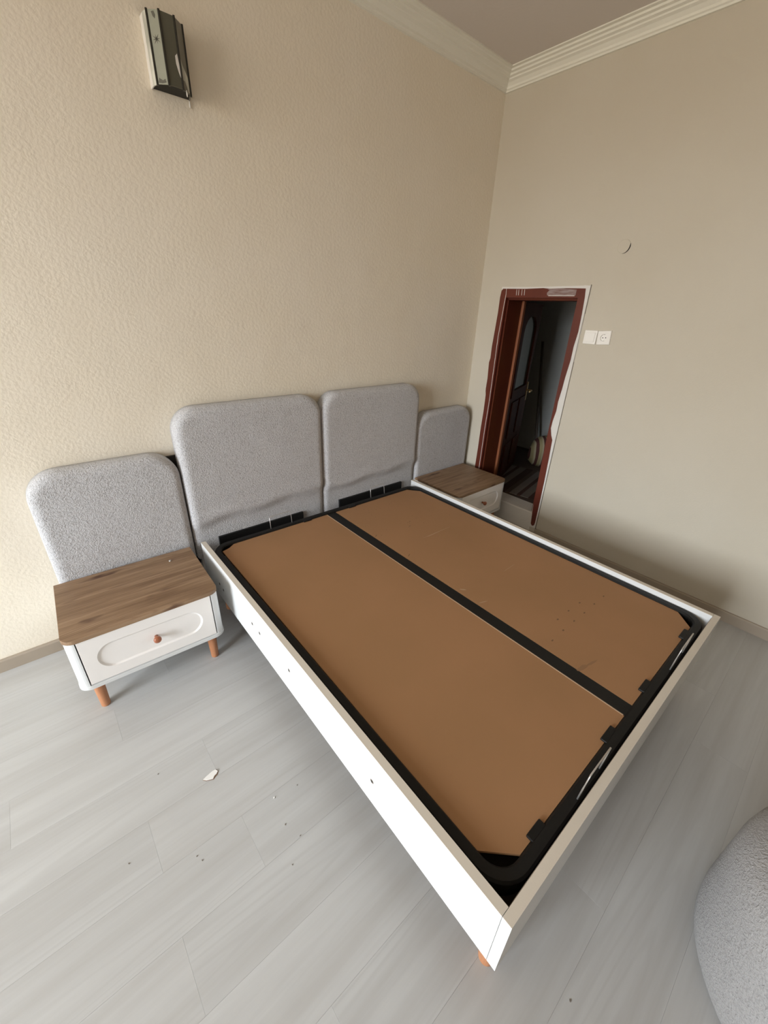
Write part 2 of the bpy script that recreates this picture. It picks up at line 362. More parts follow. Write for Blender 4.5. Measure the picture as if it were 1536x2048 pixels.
# grey smear and scratches on the header
bm = bmesh.new(); prism(bm, [(-.585, 1.853), (-.60, 1.848), (-.585, 1.83), (-.59, 1.815), (-.797, 1.815), (-.797, 1.849), (-.70, 1.857)], 'x', -.0112, -.009); obj('paint_smear', bm, m_smear, dr)
bm = bmesh.new(); box(bm, -.0118, -.009, -.79, -.60, 1.8115, 1.8155); obj('paint_smear', bm, m_filler, dr, label='thin white paint line')
bm = bmesh.new()
for y in (-.335, -.353, -.380, -.402): prism(bm, [(y, 1.853), (y-.003, 1.853), (y-.006, 1.816), (y-.003, 1.816)], 'x', -.0112, -.009)
prism(bm, [(-.244, 1.86), (-.247, 1.86), (-.250, 1.823), (-.247, 1.823)], 'x', -.0112, -.009)
obj('scratches', bm, m_filler, dr)
bm = bmesh.new()
ln = [(-.247, 1.823), (-.243, 1.75), (-.232, 1.53), (-.236, 1.30), (-.240, 1.015), (-.236, .8), (-.237, .443), (-.235, .25)]
prism(bm, ln+[(y-.0035, z) for y, z in reversed(ln)], 'x', -.0112, -.009)
prism(bm, [(-.183, 1.09), (-.186, 1.09), (-.187, 1.14), (-.184, 1.14)], 'x', -.0112, -.009)
obj('paint_line', bm, m_filler, dr, label='thin pale line of bare wood along the casing edge')
# jambs through the wall
obj('jamb', B(.02, .215, -.262, -.245, .2, 1.79), m_redd, dr)
obj('jamb', B(.02, .215, -.822, -.808, .2, 1.79), m_redd, dr)
obj('jamb', B(.02, .215, -.822, -.245, 1.785, 1.803), m_redd, dr)
obj('stop_strip', B(.205, .235, -.282, -.255, .2, 1.785, bev=.003), m_redlit, dr, label='red wood edge strip with its lit orange tone painted in')
# white plastered step under the door
bm = bmesh.new()
pts = [(-.226 - .0615*i, .2 + random.uniform(-.004, .004)) for i in range(11)]
box(bm, -.004, .175, -.838, -.215, 0.0, .197, bev=.012, seg=3)
obj('step', bm, m_filler, dr)
# leaf: hinged beyond the jamb, swung away into the hall
LW, LH = 0.72, 1.575
leaf = obj('leaf', B(0, LW, 0, .02, 0, LH), None, dr); bpy.data.objects.remove(leaf)
la = math.atan2(.235, .665)
def arch(u0, u1, z0, z1, n=8):
    um = (u0+u1)/2; r = (u1-u0)/2
    return [(u0, z0), (u1, z0)] + [(um+r*math.cos(PI*k/n), z1-r*0.55+r*0.55*math.sin(PI*k/n)) for k in range(n+1)]
def frame_with_hole(bm, outer, inner, t0, t1):
    # outer/inner: matched point lists (x,z)
    n = len(outer)
    o0 = [bm.verts.new((p[0], t0, p[1])) for p in outer]; i0 = [bm.verts.new((p[0], t0, p[1])) for p in inner]
    o1 = [bm.verts.new((p[0], t1, p[1])) for p in outer]; i1 = [bm.verts.new((p[0], t1, p[1])) for p in inner]
    for k in range(n):
        j = (k+1) % n
        bm.faces.new((o0[k], o0[j], i0[j], i0[k])); bm.faces.new((o1[k], i1[k], i1[j], o1[j]))
        bm.faces.new((i0[k], i0[j], i1[j], i1[k])); bm.faces.new((o0[k], o1[k], o1[j], o0[j]))
bm = bmesh.new()
inn = arch(.12, LW-.12, .86, LH-.10)
def push(p):
    um, zm = LW/2, .86+(LH-.10-.86)/2
    dx, dz = p[0]-um, p[1]-zm
    s = min((LW/2)/abs(dx) if abs(dx) > 1e-6 else 9e9, ((LH-zm) if dz > 0 else (zm-.80))/abs(dz) if abs(dz) > 1e-6 else 9e9)
    return (um+dx*s, zm+dz*s)
frame_with_hole(bm, [push(p) for p in inn], inn, 0, .04)
box(bm, 0, LW, 0, .04, 0, .80)
box(bm, 0, LW, .001, .039, LH-.02, LH)
lf = obj('leaf', bm, m_redd, dr)
lf.location = (.262, -.262, .208); lf.rotation_euler = (0, 0, la)
bm = bmesh.new(); prism(bm, arch(.118, LW-.118, .855, LH-.098), 'y', .016, .024)
m_lg = mat('teal_leaf_glass', (0.10, 0.15, 0.13), 0.12, spec=0.8)
obj('pane', bm, m_lg, lf)
for u0, u1, z0, z1 in ((.10, LW/2-.03, .42, .76), (LW/2+.03, LW-.10, .42, .76), (.10, LW/2-.03, .08, .36), (LW/2+.03, LW-.10, .08, .36)):
    obj('panel', B(u0, u1, -.012, .0, z0, z1, bev=.008), m_redd, lf)
bm = bmesh.new(); tube(bm, [(LW-.05, -.001, .80), (LW-.05, -.045, .80), (LW-.055, -.05, .80), (LW-.15, -.05, .80)], .008); box(bm, LW-.07, LW-.03, -.006, 0, .70, .88)
obj('handle', bm, m_brass, lf)

# hall beyond
wallobj('wall_hall_end', B(1.6, 1.7, -1.6, 1.4, 0.1, H), m_hallwall)
wallobj('wall_hall_left', B(T, 1.6, 1.2, 1.3, 0.1, H), m_hallwall)
wallobj('wall_hall_right', B(T, 1.6, -1.6, -1.5, 0.1, H), m_hallwall)
wallobj('ceiling_hall', B(T, 1.7, -1.6, 1.3, 2.5, 2.6), m_ceil)
wallobj('floor_hall', B(.175, 1.7, -1.6, 1.3, .05, .193), m_hallfloor)
# striped runner: each stripe is woven cloth, one flat thing
m_rug = bpy.data.materials.new('striped_runner_cloth'); m_rug.use_nodes = True
nt = m_rug.node_tree; b = nt.nodes['Principled BSDF']; b.inputs['Roughness'].default_value = 0.95
tcn = nt.nodes.new('ShaderNodeTexCoord'); sp = nt.nodes.new('ShaderNodeSeparateXYZ'); nt.links.new(tcn.outputs['Object'], sp.inputs[0])
mu = nt.nodes.new('ShaderNodeMath'); mu.operation = 'MULTIPLY'; mu.inputs[1].default_value = 3.4; nt.links.new(sp.outputs['Y'], mu.inputs[0])
fr = nt.nodes.new('ShaderNodeMath'); fr.operation = 'FRACT'; nt.links.new(mu.outputs[0], fr.inputs[0])
rp = nt.nodes.new('ShaderNodeValToRGB'); rp.color_ramp.interpolation = 'CONSTANT'; nt.links.new(fr.outputs[0], rp.inputs[0])
el = rp.color_ramp.elements; el[0].position = 0; el[0].color = (.05, .022, .015, 1); el[1].position = .25; el[1].color = (.17, .14, .115, 1)
for ps, c in ((.5, (.07, .03, .02, 1)), (.62, (.20, .17, .15, 1)), (.85, (.09, .06, .045, 1))):
    q = el.new(ps); q.color = c
nt.links.new(rp.outputs[0], b.inputs['Base Color'])
rug = obj('striped_runner', B(-.02, .74, -.5, .42, 0, .008, bev=.002, seg=1), m_rug)
rug.location = (.215, -.42, .193); rug.rotation_euler = (0, 0, .2)
tag(rug, 'dark brown and grey striped rug on the hall floor beyond the step', 'rug')
# stuffed striped sack on the hall floor
m_sack = bpy.data.materials.new('striped_sack_cloth'); m_sack.use_nodes = True
nt = m_sack.node_tree; b = nt.nodes['Principled BSDF']; b.inputs['Roughness'].default_value = 0.9
tcn = nt.nodes.new('ShaderNodeTexCoord'); sp = nt.nodes.new('ShaderNodeSeparateXYZ'); nt.links.new(tcn.outputs['Object'], sp.inputs[0])
a1 = nt.nodes.new('ShaderNodeMath'); a1.operation = 'SUBTRACT'; nt.links.new(sp.outputs['Y'], a1.inputs[0]); nt.links.new(sp.outputs['X'], a1.inputs[1])
mu = nt.nodes.new('ShaderNodeMath'); mu.operation = 'MULTIPLY'; mu.inputs[1].default_value = 10.5; nt.links.new(a1.outputs[0], mu.inputs[0])
ad = nt.nodes.new('ShaderNodeMath'); ad.operation = 'ADD'; ad.inputs[1].default_value = 10.1; nt.links.new(mu.outputs[0], ad.inputs[0])
fr = nt.nodes.new('ShaderNodeMath'); fr.operation = 'FRACT'; nt.links.new(ad.outputs[0], fr.inputs[0])
rp = nt.nodes.new('ShaderNodeValToRGB'); rp.color_ramp.interpolation = 'CONSTANT'; nt.links.new(fr.outputs[0], rp.inputs[0])
el = rp.color_ramp.elements; el[0].position = 0; el[0].color = (.27, .22, .11, 1); el[1].position = .38; el[1].color = (.07, .02, .015, 1)
q = el.new(.78); q.color = (.33, .28, .18, 1)
nt.links.new(rp.outputs[0], b.inputs['Base Color'])
bm = bmesh.new()
pf = [(.04, 0), (.12, .004), (.155, .04), (.17, .10), (.165, .18), (.14, .25), (.09, .30), (.05, .315), (.02, .32)]
lathe(bm, pf, seg=28)
for v in bm.verts:
    a = math.atan2(v.co.y, v.co.x); f = 1+.05*math.sin(3*a+v.co.z*9)+.03*math.sin(7*a-v.co.z*20)
    v.co.x *= f; v.co.y *= f*.85
sk = obj('striped_sack', bm, m_sack, smooth=True); sk.location = (1.21, -.20, .193)
tag(sk, 'stuffed cloth sack with cream and dark red stripes on the hall floor', 'sack')
bm = bmesh.new(); tube(bm, [(1.36, -.03, .24), (1.57, .27, 1.43)], .013, seg=10)
bs = obj('broom', bm, m_broom, smooth=False)
br = thing('broomstick', 'dark broom leaning on the grey hall wall beside the open door', 'broom')
bs.parent = br; bs.name = 'handle'
bm = bmesh.new(); box(bm, 1.26, 1.44, -.055, -.005, .194, .26, bev=.01)
obj('bristles', bm, m_dark, br)

# ------------------------------------------------------------------ switch and socket
def wallplate(name, label, cat, yc, zc, tilt, grp=None):
    t = thing(name, label, cat, (0, yc, zc)); t.rotation_euler = (tilt, 0, 0); return t
sw = wallplate('light_switch', 'white square light switch next to the door casing', 'switch', -.961, 1.569, .0)
obj('frame_plate', B(-.011, 0, -.0425, .0425, -.0425, .0425, bev=.003), m_plastic, sw)
r = obj('rocker', B(-.017, -.009, -.029, .029, -.029, .029, bev=.0015), m_plastic, sw); r.rotation_euler = (0, 0.0, .06)
so = wallplate('power_socket', 'white round-pin power socket, tilted, right of the light switch', 'socket', -1.051, 1.571, -.07)
bm = bmesh.new()
N = 32
outl = []; 
for k in range(N):
    a = 2*PI*k/N; s = .0425/max(abs(math.cos(a)), abs(math.sin(a))); outl.append((s*math.cos(a), s*math.sin(a)))
ri = [(.0215*math.cos(2*PI*k/N), .0215*math.sin(2*PI*k/N)) for k in range(N)]
f0 = [bm.verts.new((0, y, z)) for y, z in outl]; f1 = [bm.verts.new((-.010, y*.985, z*.985)) for y, z in outl]
f1b = [bm.verts.new((-.013, y*.93, z*.93)) for y, z in outl]
f2 = [bm.verts.new((-.013, y, z)) for y, z in ri]; f3 = [bm.verts.new((-.003, y*.95, z*.95)) for y, z in ri]
for A, Bq in ((f0, f1), (f1, f1b), (f1b, f2), (f2, f3)):
    for k in range(N): bm.faces.new((A[k], A[(k+1) % N], Bq[(k+1) % N], Bq[k]))
bm.faces.new(f3)
obj('frame_plate', bm, m_plastic, so)
for yy in (-.0095, .0095):
    bm = bmesh.new(); lathe(bm, [(.0032, -.003), (.0032, -.0038)], seg=12)
    o = obj('pin_hole', bm, m_dark, so); o.rotation_euler = (0, PI/2, 0); o.data.transform(Matrix.Rotation(0, 4, 'X')); o.location = (-.0008+.0000, yy, .0)
    o.rotation_euler = (0, PI/2, 0); o.location = (0.0, yy, 0); 
for zz in (.0175, -.0205): obj('earth_clip', B(-.0125, -.003, -.003, .003, zz, zz+.003), m_wire, so)
# round blank cover, one side sprung from the wall
bc = thing('junction_cover', 'round blank cover plate painted like the wall, sprung at one side', 'cover', (0, -1.028, 2.078)); bc.rotation_euler = (0, 0, 0)
bm = bmesh.new(); lathe(bm, [(.037, 0), (.037, .003), (.034, .0045), (.0, .005)][:3], seg=40)
o = obj('cover_disc', bm, m_wall2, bc, smooth=False); o.rotation_euler = (0, -PI/2-.0, 0); o.location = (-.0005, 0, 0)
bm = bmesh.new()
arc = [(math.radians(160+k*12)) for k in range(10)]
o1 = [(.0385*math.cos(a), .0385*math.sin(a)) for a in arc]
i1 = [((.0385-.0045*math.sin(PI*(k/9)**.6))*math.cos(a), (.0385-.0045*math.sin(PI*(k/9)**.6))*math.sin(a)) for k, a in enumerate(arc)]
prism(bm, o1+i1[::-1][1:-1], 'x', -.0052, -.0008); o = obj('gap_shade', bm, m_dark, bc)  # dark crescent paints the shadow under the cover's lifted rim

# ------------------------------------------------------------------ wall lamp
lp = thing('wall_lamp', 'bowed smoked glass wall light with dark strips, splashed with white paint', 'wall lamp', (0, 0, 0))
P = [(-2.274, 0), (-2.275, -.036), (-2.268, -.068), (-2.233, -.096), (-2.180, -.096), (-2.140, -.060), (-2.126, 0)]
ZB, ZT = 2.44, 2.643
def strip(i, m, name, z0=ZB, z1=ZT, th=.004, lab=None, gap=.0, wob=0):
    a, b = Vector(P[i]), Vector(P[i+1]); d = (b-a).normalized(); nrm = Vector((d.y, -d.x))
    if nrm.dot(Vector((-2.2, 0))-(a+b)/2) > 0: nrm = -nrm
    a2, b2 = a+d*gap, b-d*gap
    bm = bmesh.new(); n = 10
    L = []
    for k in range(n+1):
        z = z0+(z1-z0)*k/n; L.append((a2+d*random.uniform(-wob, wob), b2, z))
    for off in (0,):
        o0 = [[bm.verts.new((p.x+nrm.x*t, p.y+nrm.y*t, z)) for (p, z, t) in ((x, z, 0), (y, z, 0), (y, z, -th), (x, z, -th))] for x, y, z in L]
    for r0, r1 in zip(o0, o0[1:]):
        for k in range(4): bm.faces.new((r0[k], r0[(k+1) % 4], r1[(k+1) % 4], r1[k]))
    bm.faces.new(o0[0]); bm.faces.new(o0[-1])
    return obj(name, bm, m, lp, label=lab), a, b, d, nrm
strip(0, m_filler, 'glass_pane', lab='side glass covered in white paint', wob=.002)
strip(1, m_glassw, 'glass_pane', lab='glass strip streaked with white paint', wob=.002)
g1, ga, gb, gd, gn = strip(2, m_glass1, 'glass_pane', lab='pale frosted glass strip with an etched star', gap=.003)
g2, ha, hb, hd, hn = strip(3, m_glass2, 'glass_pane', lab='dark smoky glass strip', gap=.003)
g3, ia, ib, id_, inn_ = strip(4, m_glass3, 'glass_pane', lab='grey smoky glass strip', gap=.003)
strip(5, m_glass3, 'glass_pane')
for i in (2, 3, 4, 5):
    p = P[i]; bm = bmesh.new(); lathe(bm, [(.0042, ZB-.004), (.0042, ZT+.002)], p[0], p[1], seg=8)
    obj('lead_strip', bm, m_came, lp)
bm = bmesh.new(); prism(bm, [(p[0]+(.002 if p[0] < -2.2 else -.002), p[1]*.94) for p in P], 'z', ZB+.004, ZB+.010); obj('cavity_shade', bm, m_cavity, lp)  # dark sheet stands in for the shade inside the open underside
def on(a, d, nn, u, z, t=.0006): return (a.x+d.x*u+nn.x*t, a.y+d.y*u+nn.y*t, z)
bm = bmesh.new()      # etched eight-pointed star
uc, zc = (gb-ga).length*.5, ZB+.125
for k in range(8):
    a = PI*k/4+.2; R = .013+(.003 if k % 2 else 0); w_ = .0011
    pts = [(uc+w_*2*math.cos(a+PI/2), zc+w_*2*math.sin(a+PI/2)), (uc+R*math.cos(a), zc+R*math.sin(a)), (uc-w_*2*math.cos(a+PI/2), zc-w_*2*math.sin(a+PI/2))]
    f = [bm.verts.new(on(ga, gd, gn, u, z)) for u, z in pts]; g = [bm.verts.new(on(ga, gd, gn, u, z, .0)) for u, z in pts]
    bm.faces.new(f)
    for q in range(3): bm.faces.new((f[q], f[(q+1) % 3], g[(q+1) % 3], g[q]))
obj('etched_star', bm, m_aged, lp)
def blob(a, d, nn, pts, m, name, lab=None, t=.001):
    bm = bmesh.new(); f = [bm.verts.new(on(a, d, nn, u, z, t)) for u, z in pts]; g = [bm.verts.new(on(a, d, nn, u, z, 0)) for u, z in pts]
    bm.faces.new(f)
    n = len(pts)
    for q in range(n): bm.faces.new((f[q], f[(q+1) % n], g[(q+1) % n], g[q]))
    return obj(name, bm, m, lp, label=lab)
blob(ga, gd, gn, [(.017, ZT-.006), (.026, ZT-.004), (.030, ZT-.014), (.027, ZT-.024), (.021, ZT-.018)], m_aged, 'worn_mark')
blob(ga, gd, gn, [(.006, ZB+.004), (.020, ZB+.003), (.036, ZB+.006), (.033, ZB+.016), (.024, ZB+.011), (.010, ZB+.018)], m_aged, 'worn_mark')
blob(ha, hd, hn, [(.038, ZB+.092), (.046, ZB+.10), (.049, ZB+.07), (.050, ZB+.03), (.044, ZB+.045), (.038, ZB+.07)], m_filler, 'paint_splash')
blob(ia, id_, inn_, [(.004, ZB+.095), (.016, ZB+.075), (.034, ZB+.06), (.044, ZB+.05), (.044, ZB+.004), (.036, ZB+.002), (.030, ZB+.018), (.018, ZB+.03), (.006, ZB+.03)], m_glassw, 'paint_splash')
for (x, y, l) in ((-2.165, -.086, .016), (-2.129, -.004, .022)):
    bm = bmesh.new(); lathe(bm, [(.0022, ZB-l), (.003, ZB-l*.5), (.002, ZB+.004)], x, y, seg=8); obj('paint_drip', bm, m_filler, lp)

# ------------------------------------------------------------------ bed
bed = thing('bed_frame', 'white storage bed frame without a mattress, two brown boards inside', 'bed', (-2.4526, -.1511, 0), -.0089)
# local frame: x across, y = 0 at the head, -L at the foot
W_, L_, HT, HB, TH = 1.6716, 2.0702, .4628, .2173, .0252
def rail(x0, x1, y0, y1, name='side_rail', lab=None):
    o = obj(name, B(x0, x1, y0, y1, HB, HT-.0015), m_white, bed, label=lab)
    obj('dim_top', B(x0, x1, y0, y1, HT-.0015, HT), m_edge, o)  # thin beige layer paints the weaker light on the rail top
    return o
lr = rail(0, TH, -L_+TH+.0012, 0)
rail(W_-TH, W_, -L_+TH+.0012, 0)
rail(0, W_, -L_, -L_+TH, 'foot_rail')
obj('head_rail', B(TH, W_-TH, -.022, 0, HB, .37), m_cream, bed)
obj('box_base', B(TH, W_-TH, -L_+TH, -.022, HB+.005, HB+.02), m_boxbase, bed)
obj('inner_lining', B(TH+.001, W_-TH-.001, -L_+TH+.0003, -L_+TH+.0025, HB+.02, HT-.012), m_boxbase, bed)
for z in (.06,):
    obj('support_rail', B(TH, TH+.03, -L_+.2, -.04, .35, .377), m_black, bed)
    obj('support_rail', B(W_-TH-.03, W_-TH, -L_+.2, -.04, .35, .377), m_black, bed)
# bolt holes on the left rail: (distance from head, height)
for d, z in ((.234, .313), (.287, .303), (.663, .337), (.743, .337), (1.024, .346), (1.573, .333)):
    bm = bmesh.new(); lathe(bm, [(.0085, -.0006), (.0085, .0), (.0060, .0002)], seg=14)
    o = obj('bolt_hole', bm, m_grit, bed); o.rotation_euler = (0, -PI/2, 0); o.location = (-.0003, -d, z)
    bm = bmesh.new(); lathe(bm, [(.0045, 0), (.0045, .0008)], seg=12)
    q = obj('bolt_recess', bm, m_dark, o); q.location = (0, 0, .0002)
for x in (.080, W_-.080):
    for y in (-.07, -L_+.048):
        bm = bmesh.new(); lathe(bm, [(.020, 0), (.023, .004), (.026, HB)], x, y, seg=28)
        obj('leg', bm, m_leg, bed)
bm = bmesh.new(); lathe(bm, [(.022, 0), (.024, HB)], W_/2, -L_/2, seg=20); obj('leg', bm, m_leg, bed)
# lift frame: black tube loop with rounded corners, a middle bar, tabs
lx0, lx1, ly0, ly1, R = .034, 1.6455, -2.0375, -.028, .10
FZ = .400
def loop_pts(x0, x1, y0, y1, r, n=8):
    out = []
    for cx, cy, a0 in ((x1-r, y1-r, 0), (x0+r, y1-r, PI/2), (x0+r, y0+r, PI), (x1-r, y0+r, 1.5*PI)):
        for k in range(n+1):
            a = a0+PI/2*k/n; out.append((cx+r*math.cos(a), cy+r*math.sin(a)))
    return out
bm = bmesh.new()
o_ = loop_pts(lx0, lx1, ly0, ly1, R); i_ = loop_pts(lx0+.037, lx1-.037, ly0+.037, ly1-.037, R-.037)
n = len(o_); rings = []; FT = FZ+.037
for pt, z in ((o_, FZ-.024), (o_, FT-.007), (loop_pts(lx0+.006, lx1-.006, ly0+.006, ly1-.006, R-.006), FT), (loop_pts(lx0+.031, lx1-.031, ly0+.031, ly1-.031, R-.031), FT), (i_, FT-.007), (i_, FZ-.024)):
    rings.append([bm.verts.new((x, y, z)) for x, y in pt])
for a, b in zip(rings, rings[1:]+rings[:1]):
    for k in range(n): bm.faces.new((a[k], a[(k+1) % n], b[(k+1) % n], b[k]))
lift = obj('lift_frame', bm, m_black, bed, smooth=False)
obj('middle_bar', B(.8032, .8678, ly0+.03, ly1-.03, FZ-.02, FZ+.0272), m_black, lift)
for x0, x1 in ((.199, .264), (.64, .717), (.958, 1.032), (1.407, 1.485)):
    obj('tab', B(x0, x1, ly0+.03, ly0+.053, FZ+.0277, FZ+.0365, bev=.003), m_black, lift)
for x0, x1 in ((.62, .68), (.98, 1.04)):
    obj('tab', B(x0, x1, ly1-.048, ly1-.026, FZ+.0277, FZ+.0365, bev=.003), m_black, lift)
def board(pts, lab):
    bm = bmesh.new(); prism(bm, pts, 'z', FZ+.0195, FZ+.0275)
    return obj('board', bm, m_mdf, bed, label=lab)
b1 = board([(.070, -1.920), (.153, -1.999), (.800, -1.999), (.803, -.066), (.159, -.066), (.125, -.092), (.080, -.108)], 'left brown fibreboard panel')
b2 = board([(.868, -1.999), (1.526, -1.999), (1.6065, -1.925), (1.6065, -.146), (1.540, -.067), (.874, -.067)], 'right brown fibreboard panel with scuffs and glue spots')
obj('edge_highlight', B(.7985, .8029, -1.995, -.07, FZ+.0274, FZ+.0285), mat('board_edge_highlight', (0.50, 0.36, 0.24), 0.7), b1, label='light caught on the left board edge, painted as a pale strip')  # pale strip stands in for light catching the board's edge
# scuffs, glue spots on the right board
m_spot = mat('dark_board_stain', (0.20, 0.11, 0.055), 0.8); m_scuff = mat('pale_board_scuff', (0.47, 0.31, 0.19), 0.8)
def spots(name, m, lst):
    bm = bmesh.new()
    for x, y, a, b, rot in lst:
        t = bmesh.new(); n = 10; vs = []
        for k in range(n):
            an = 2*PI*k/n; u = a*math.cos(an)*random.uniform(.75, 1.1); v = b*math.sin(an)*random.uniform(.75, 1.1)
            vs.append((x+u*math.cos(rot)-v*math.sin(rot), y+u*math.sin(rot)+v*math.cos(rot)))
        t.free(); prism(bm, vs, 'z', FZ+.0274, FZ+.0278)
    return obj(name, bm, m, b2, kind='stuff')
dots = [(1.013, .091), (1.193, .47), (1.149, .517), (1.388, .476), (1.286, .179), (1.482, .572)]
sp_ = [(x, -y, .006, .004, random.random()*3) for x, y in dots[1:3]]
sp_ += [(x+random.uniform(-.03, .03), -y+random.uniform(-.04, .04), .0032, .0024, random.random()*3) for x, y in dots for q in range(2)]
sp_ += [(.90+random.random()*.42, -.14-random.random()*.40, .0028, .002, random.random()*3) for _ in range(22)]
sp_ += [(x, -y, .0075, .0042, .1) for x, y in [(1.436, 1.644), (1.336, 1.643), (1.286, 1.594), (1.184, 1.59), (1.231, 1.644), (1.085, 1.589), (1.136, 1.642), (1.037, 1.642), (.939, 1.645)]]
sp_ += [(.892, -.485, .016, .003, .6), (.904, -.771, .016, .003, .5)]
spots('stain', m_spot, sp_)
m_spot2 = mat('soft_board_stain', (0.30, 0.165, 0.08), 0.8)
spots('stain', m_spot2, [(.895, -1.80, .035, .010, -.15), (.95, -1.812, .035, .005, -.2)])
spots('scuff', m_scuff, [(1.243, -.6805, .13, .0016, 0.0), (1.20, -.683, .06, .0022, .02), (.907, -1.297, .026, .003, -.3), (.905, -1.172, .018, .005, -.9), (1.27, -1.20, .06, .0012, 0.04)])
# wire mattress stops
def stop(x0, x1, y, zt, yt, lab):
    bm = bmesh.new(); z0 = FZ+.030
    tube(bm, [(x0, y, z0), (x0, (y+yt)/2, (z0+zt)/2), (x0+.001, yt, zt-.008), (x0+.008, yt, zt), (x1-.008, yt, zt), (x1-.001, yt, zt-.008), (x1, (y+yt)/2, (z0+zt)/2), (x1, y, z0)], .0023, seg=8)
    return obj('mattress_stop', bm, m_wire, bed, smooth=True, label=lab)
stop(.408, .553, -.040, .515, -.030, 'left bent wire stop at the head')
stop(1.205, 1.335, -.035, .515, -.025, 'right bent wire stop at the head')
stop(.395, .535, -2.028, .552, -2.034, 'left bent wire stop at the foot')
stop(1.157, 1.303, -2.028, .552, -2.034, 'right bent wire stop at the foot')

# ------------------------------------------------------------------ headboard (four upholstered pads)
hd_ = thing('headboard', 'grey boucle upholstered headboard of four rounded pads against the wall', 'headboard', (0, 0, 0))
def pad(x0, x1, z0, z1, yb, t, rt, rb=.03, e=.04, crease=None, label=None, seed=0):
    bm = bmesh.new(); n = 12
    loops = []
    loops.append((0.0, 0.0)); loops.append((0.0, t*.45))
    for k in range(1, 7):
        a = PI/2*k/6; loops.append((e*(1-math.cos(a)), t-(e*.9)*(1-math.sin(a)) if t-(e*.9)*(1-math.sin(a)) > t*.45 else t*.46))
    rings = []
    for ins, d in loops:
        pts = rrect(x0+ins, x1-ins, z0+ins*.6, z1-ins, max(rt-ins, .01), max(rb-ins*.5, .006), n)
        rings.append([(x, d, z) for x, z in pts])
    base = rings[-1]; cx, cz = (x0+x1)/2, (z0+z1)/2
    for s in (.97, .94, .91, .88, .85, .82, .79, .76, .73, .70, .67, .64, .61, .58, .55, .52, .48, .44, .4, .36, .32, .26, .2, .1):
        rings.append([(cx+(x-cx)*s, t, cz+(z-cz)*s) for x, d, z in base])
    def warp(x, d, z):
        y = d
        fr = max(0, min(1, (d-t*.4)/(t*.6)))
        y += .0012*math.sin(x*9+seed)*math.sin(z*8+seed*2)*fr
        if crease is not None:
            zc = crease + .035*(x-cx)/(x1-x0) + .008*math.sin(x*17+seed)
            q = max(0, min(1, (zc+.03-z)/.06)); q = q*q*(3-2*q)
            y -= fr*q*.020
            y += fr*.006*math.exp(-((z-zc-.045)/.025)**2)
        return (x, yb-y, z)
    vr = [[bm.verts.new(warp(*p)) for p in r] for r in rings]
    m_ = len(vr[0])
    for a, b in zip(vr, vr[1:]):
        for k in range(m_): bm.faces.new((a[k], a[(k+1) % m_], b[(k+1) % m_], b[k]))
    c = bm.verts.new(warp(cx, t, cz)); l = vr[-1]
    for k in range(m_): bm.faces.new((l[k], l[(k+1) % m_], c))
    bm.faces.new(vr[0][::-1])
    return obj('pad', bm, m_boucle, hd_, smooth=True, label=label)
pad(-3.108, -2.470, .20, .985, -.012, .085, .135, label='leftmost low pad behind the left nightstand', seed=1)
pad(-2.464, -1.586, .30, 1.200, -.018, .088, .125, crease=.550, label='tall left pad behind the bed', seed=2)
pad(-1.582, -.700, .30, 1.200, -.018, .088, .125, crease=.550, label='tall right pad behind the bed', seed=3)
pad(-.694, -.030, .20, .965, -.012, .085, .135, label='low pad at the corner behind the right nightstand', seed=4)
obj('backing_board', B(-2.53, -.64, -.016, -.001, .25, .945), m_dark, hd_)
obj('bracket_plate', B(-2.334, -1.762, -.101, -.086, .33, .432), m_plate, hd_)
obj('bracket_plate', B(-1.461, -.850, -.101, -.086, .33, .437), m_plate, hd_)
obj('lower_panel', B(-2.44, -.72, -.060, -.020, .22, .299), m_cream, hd_)

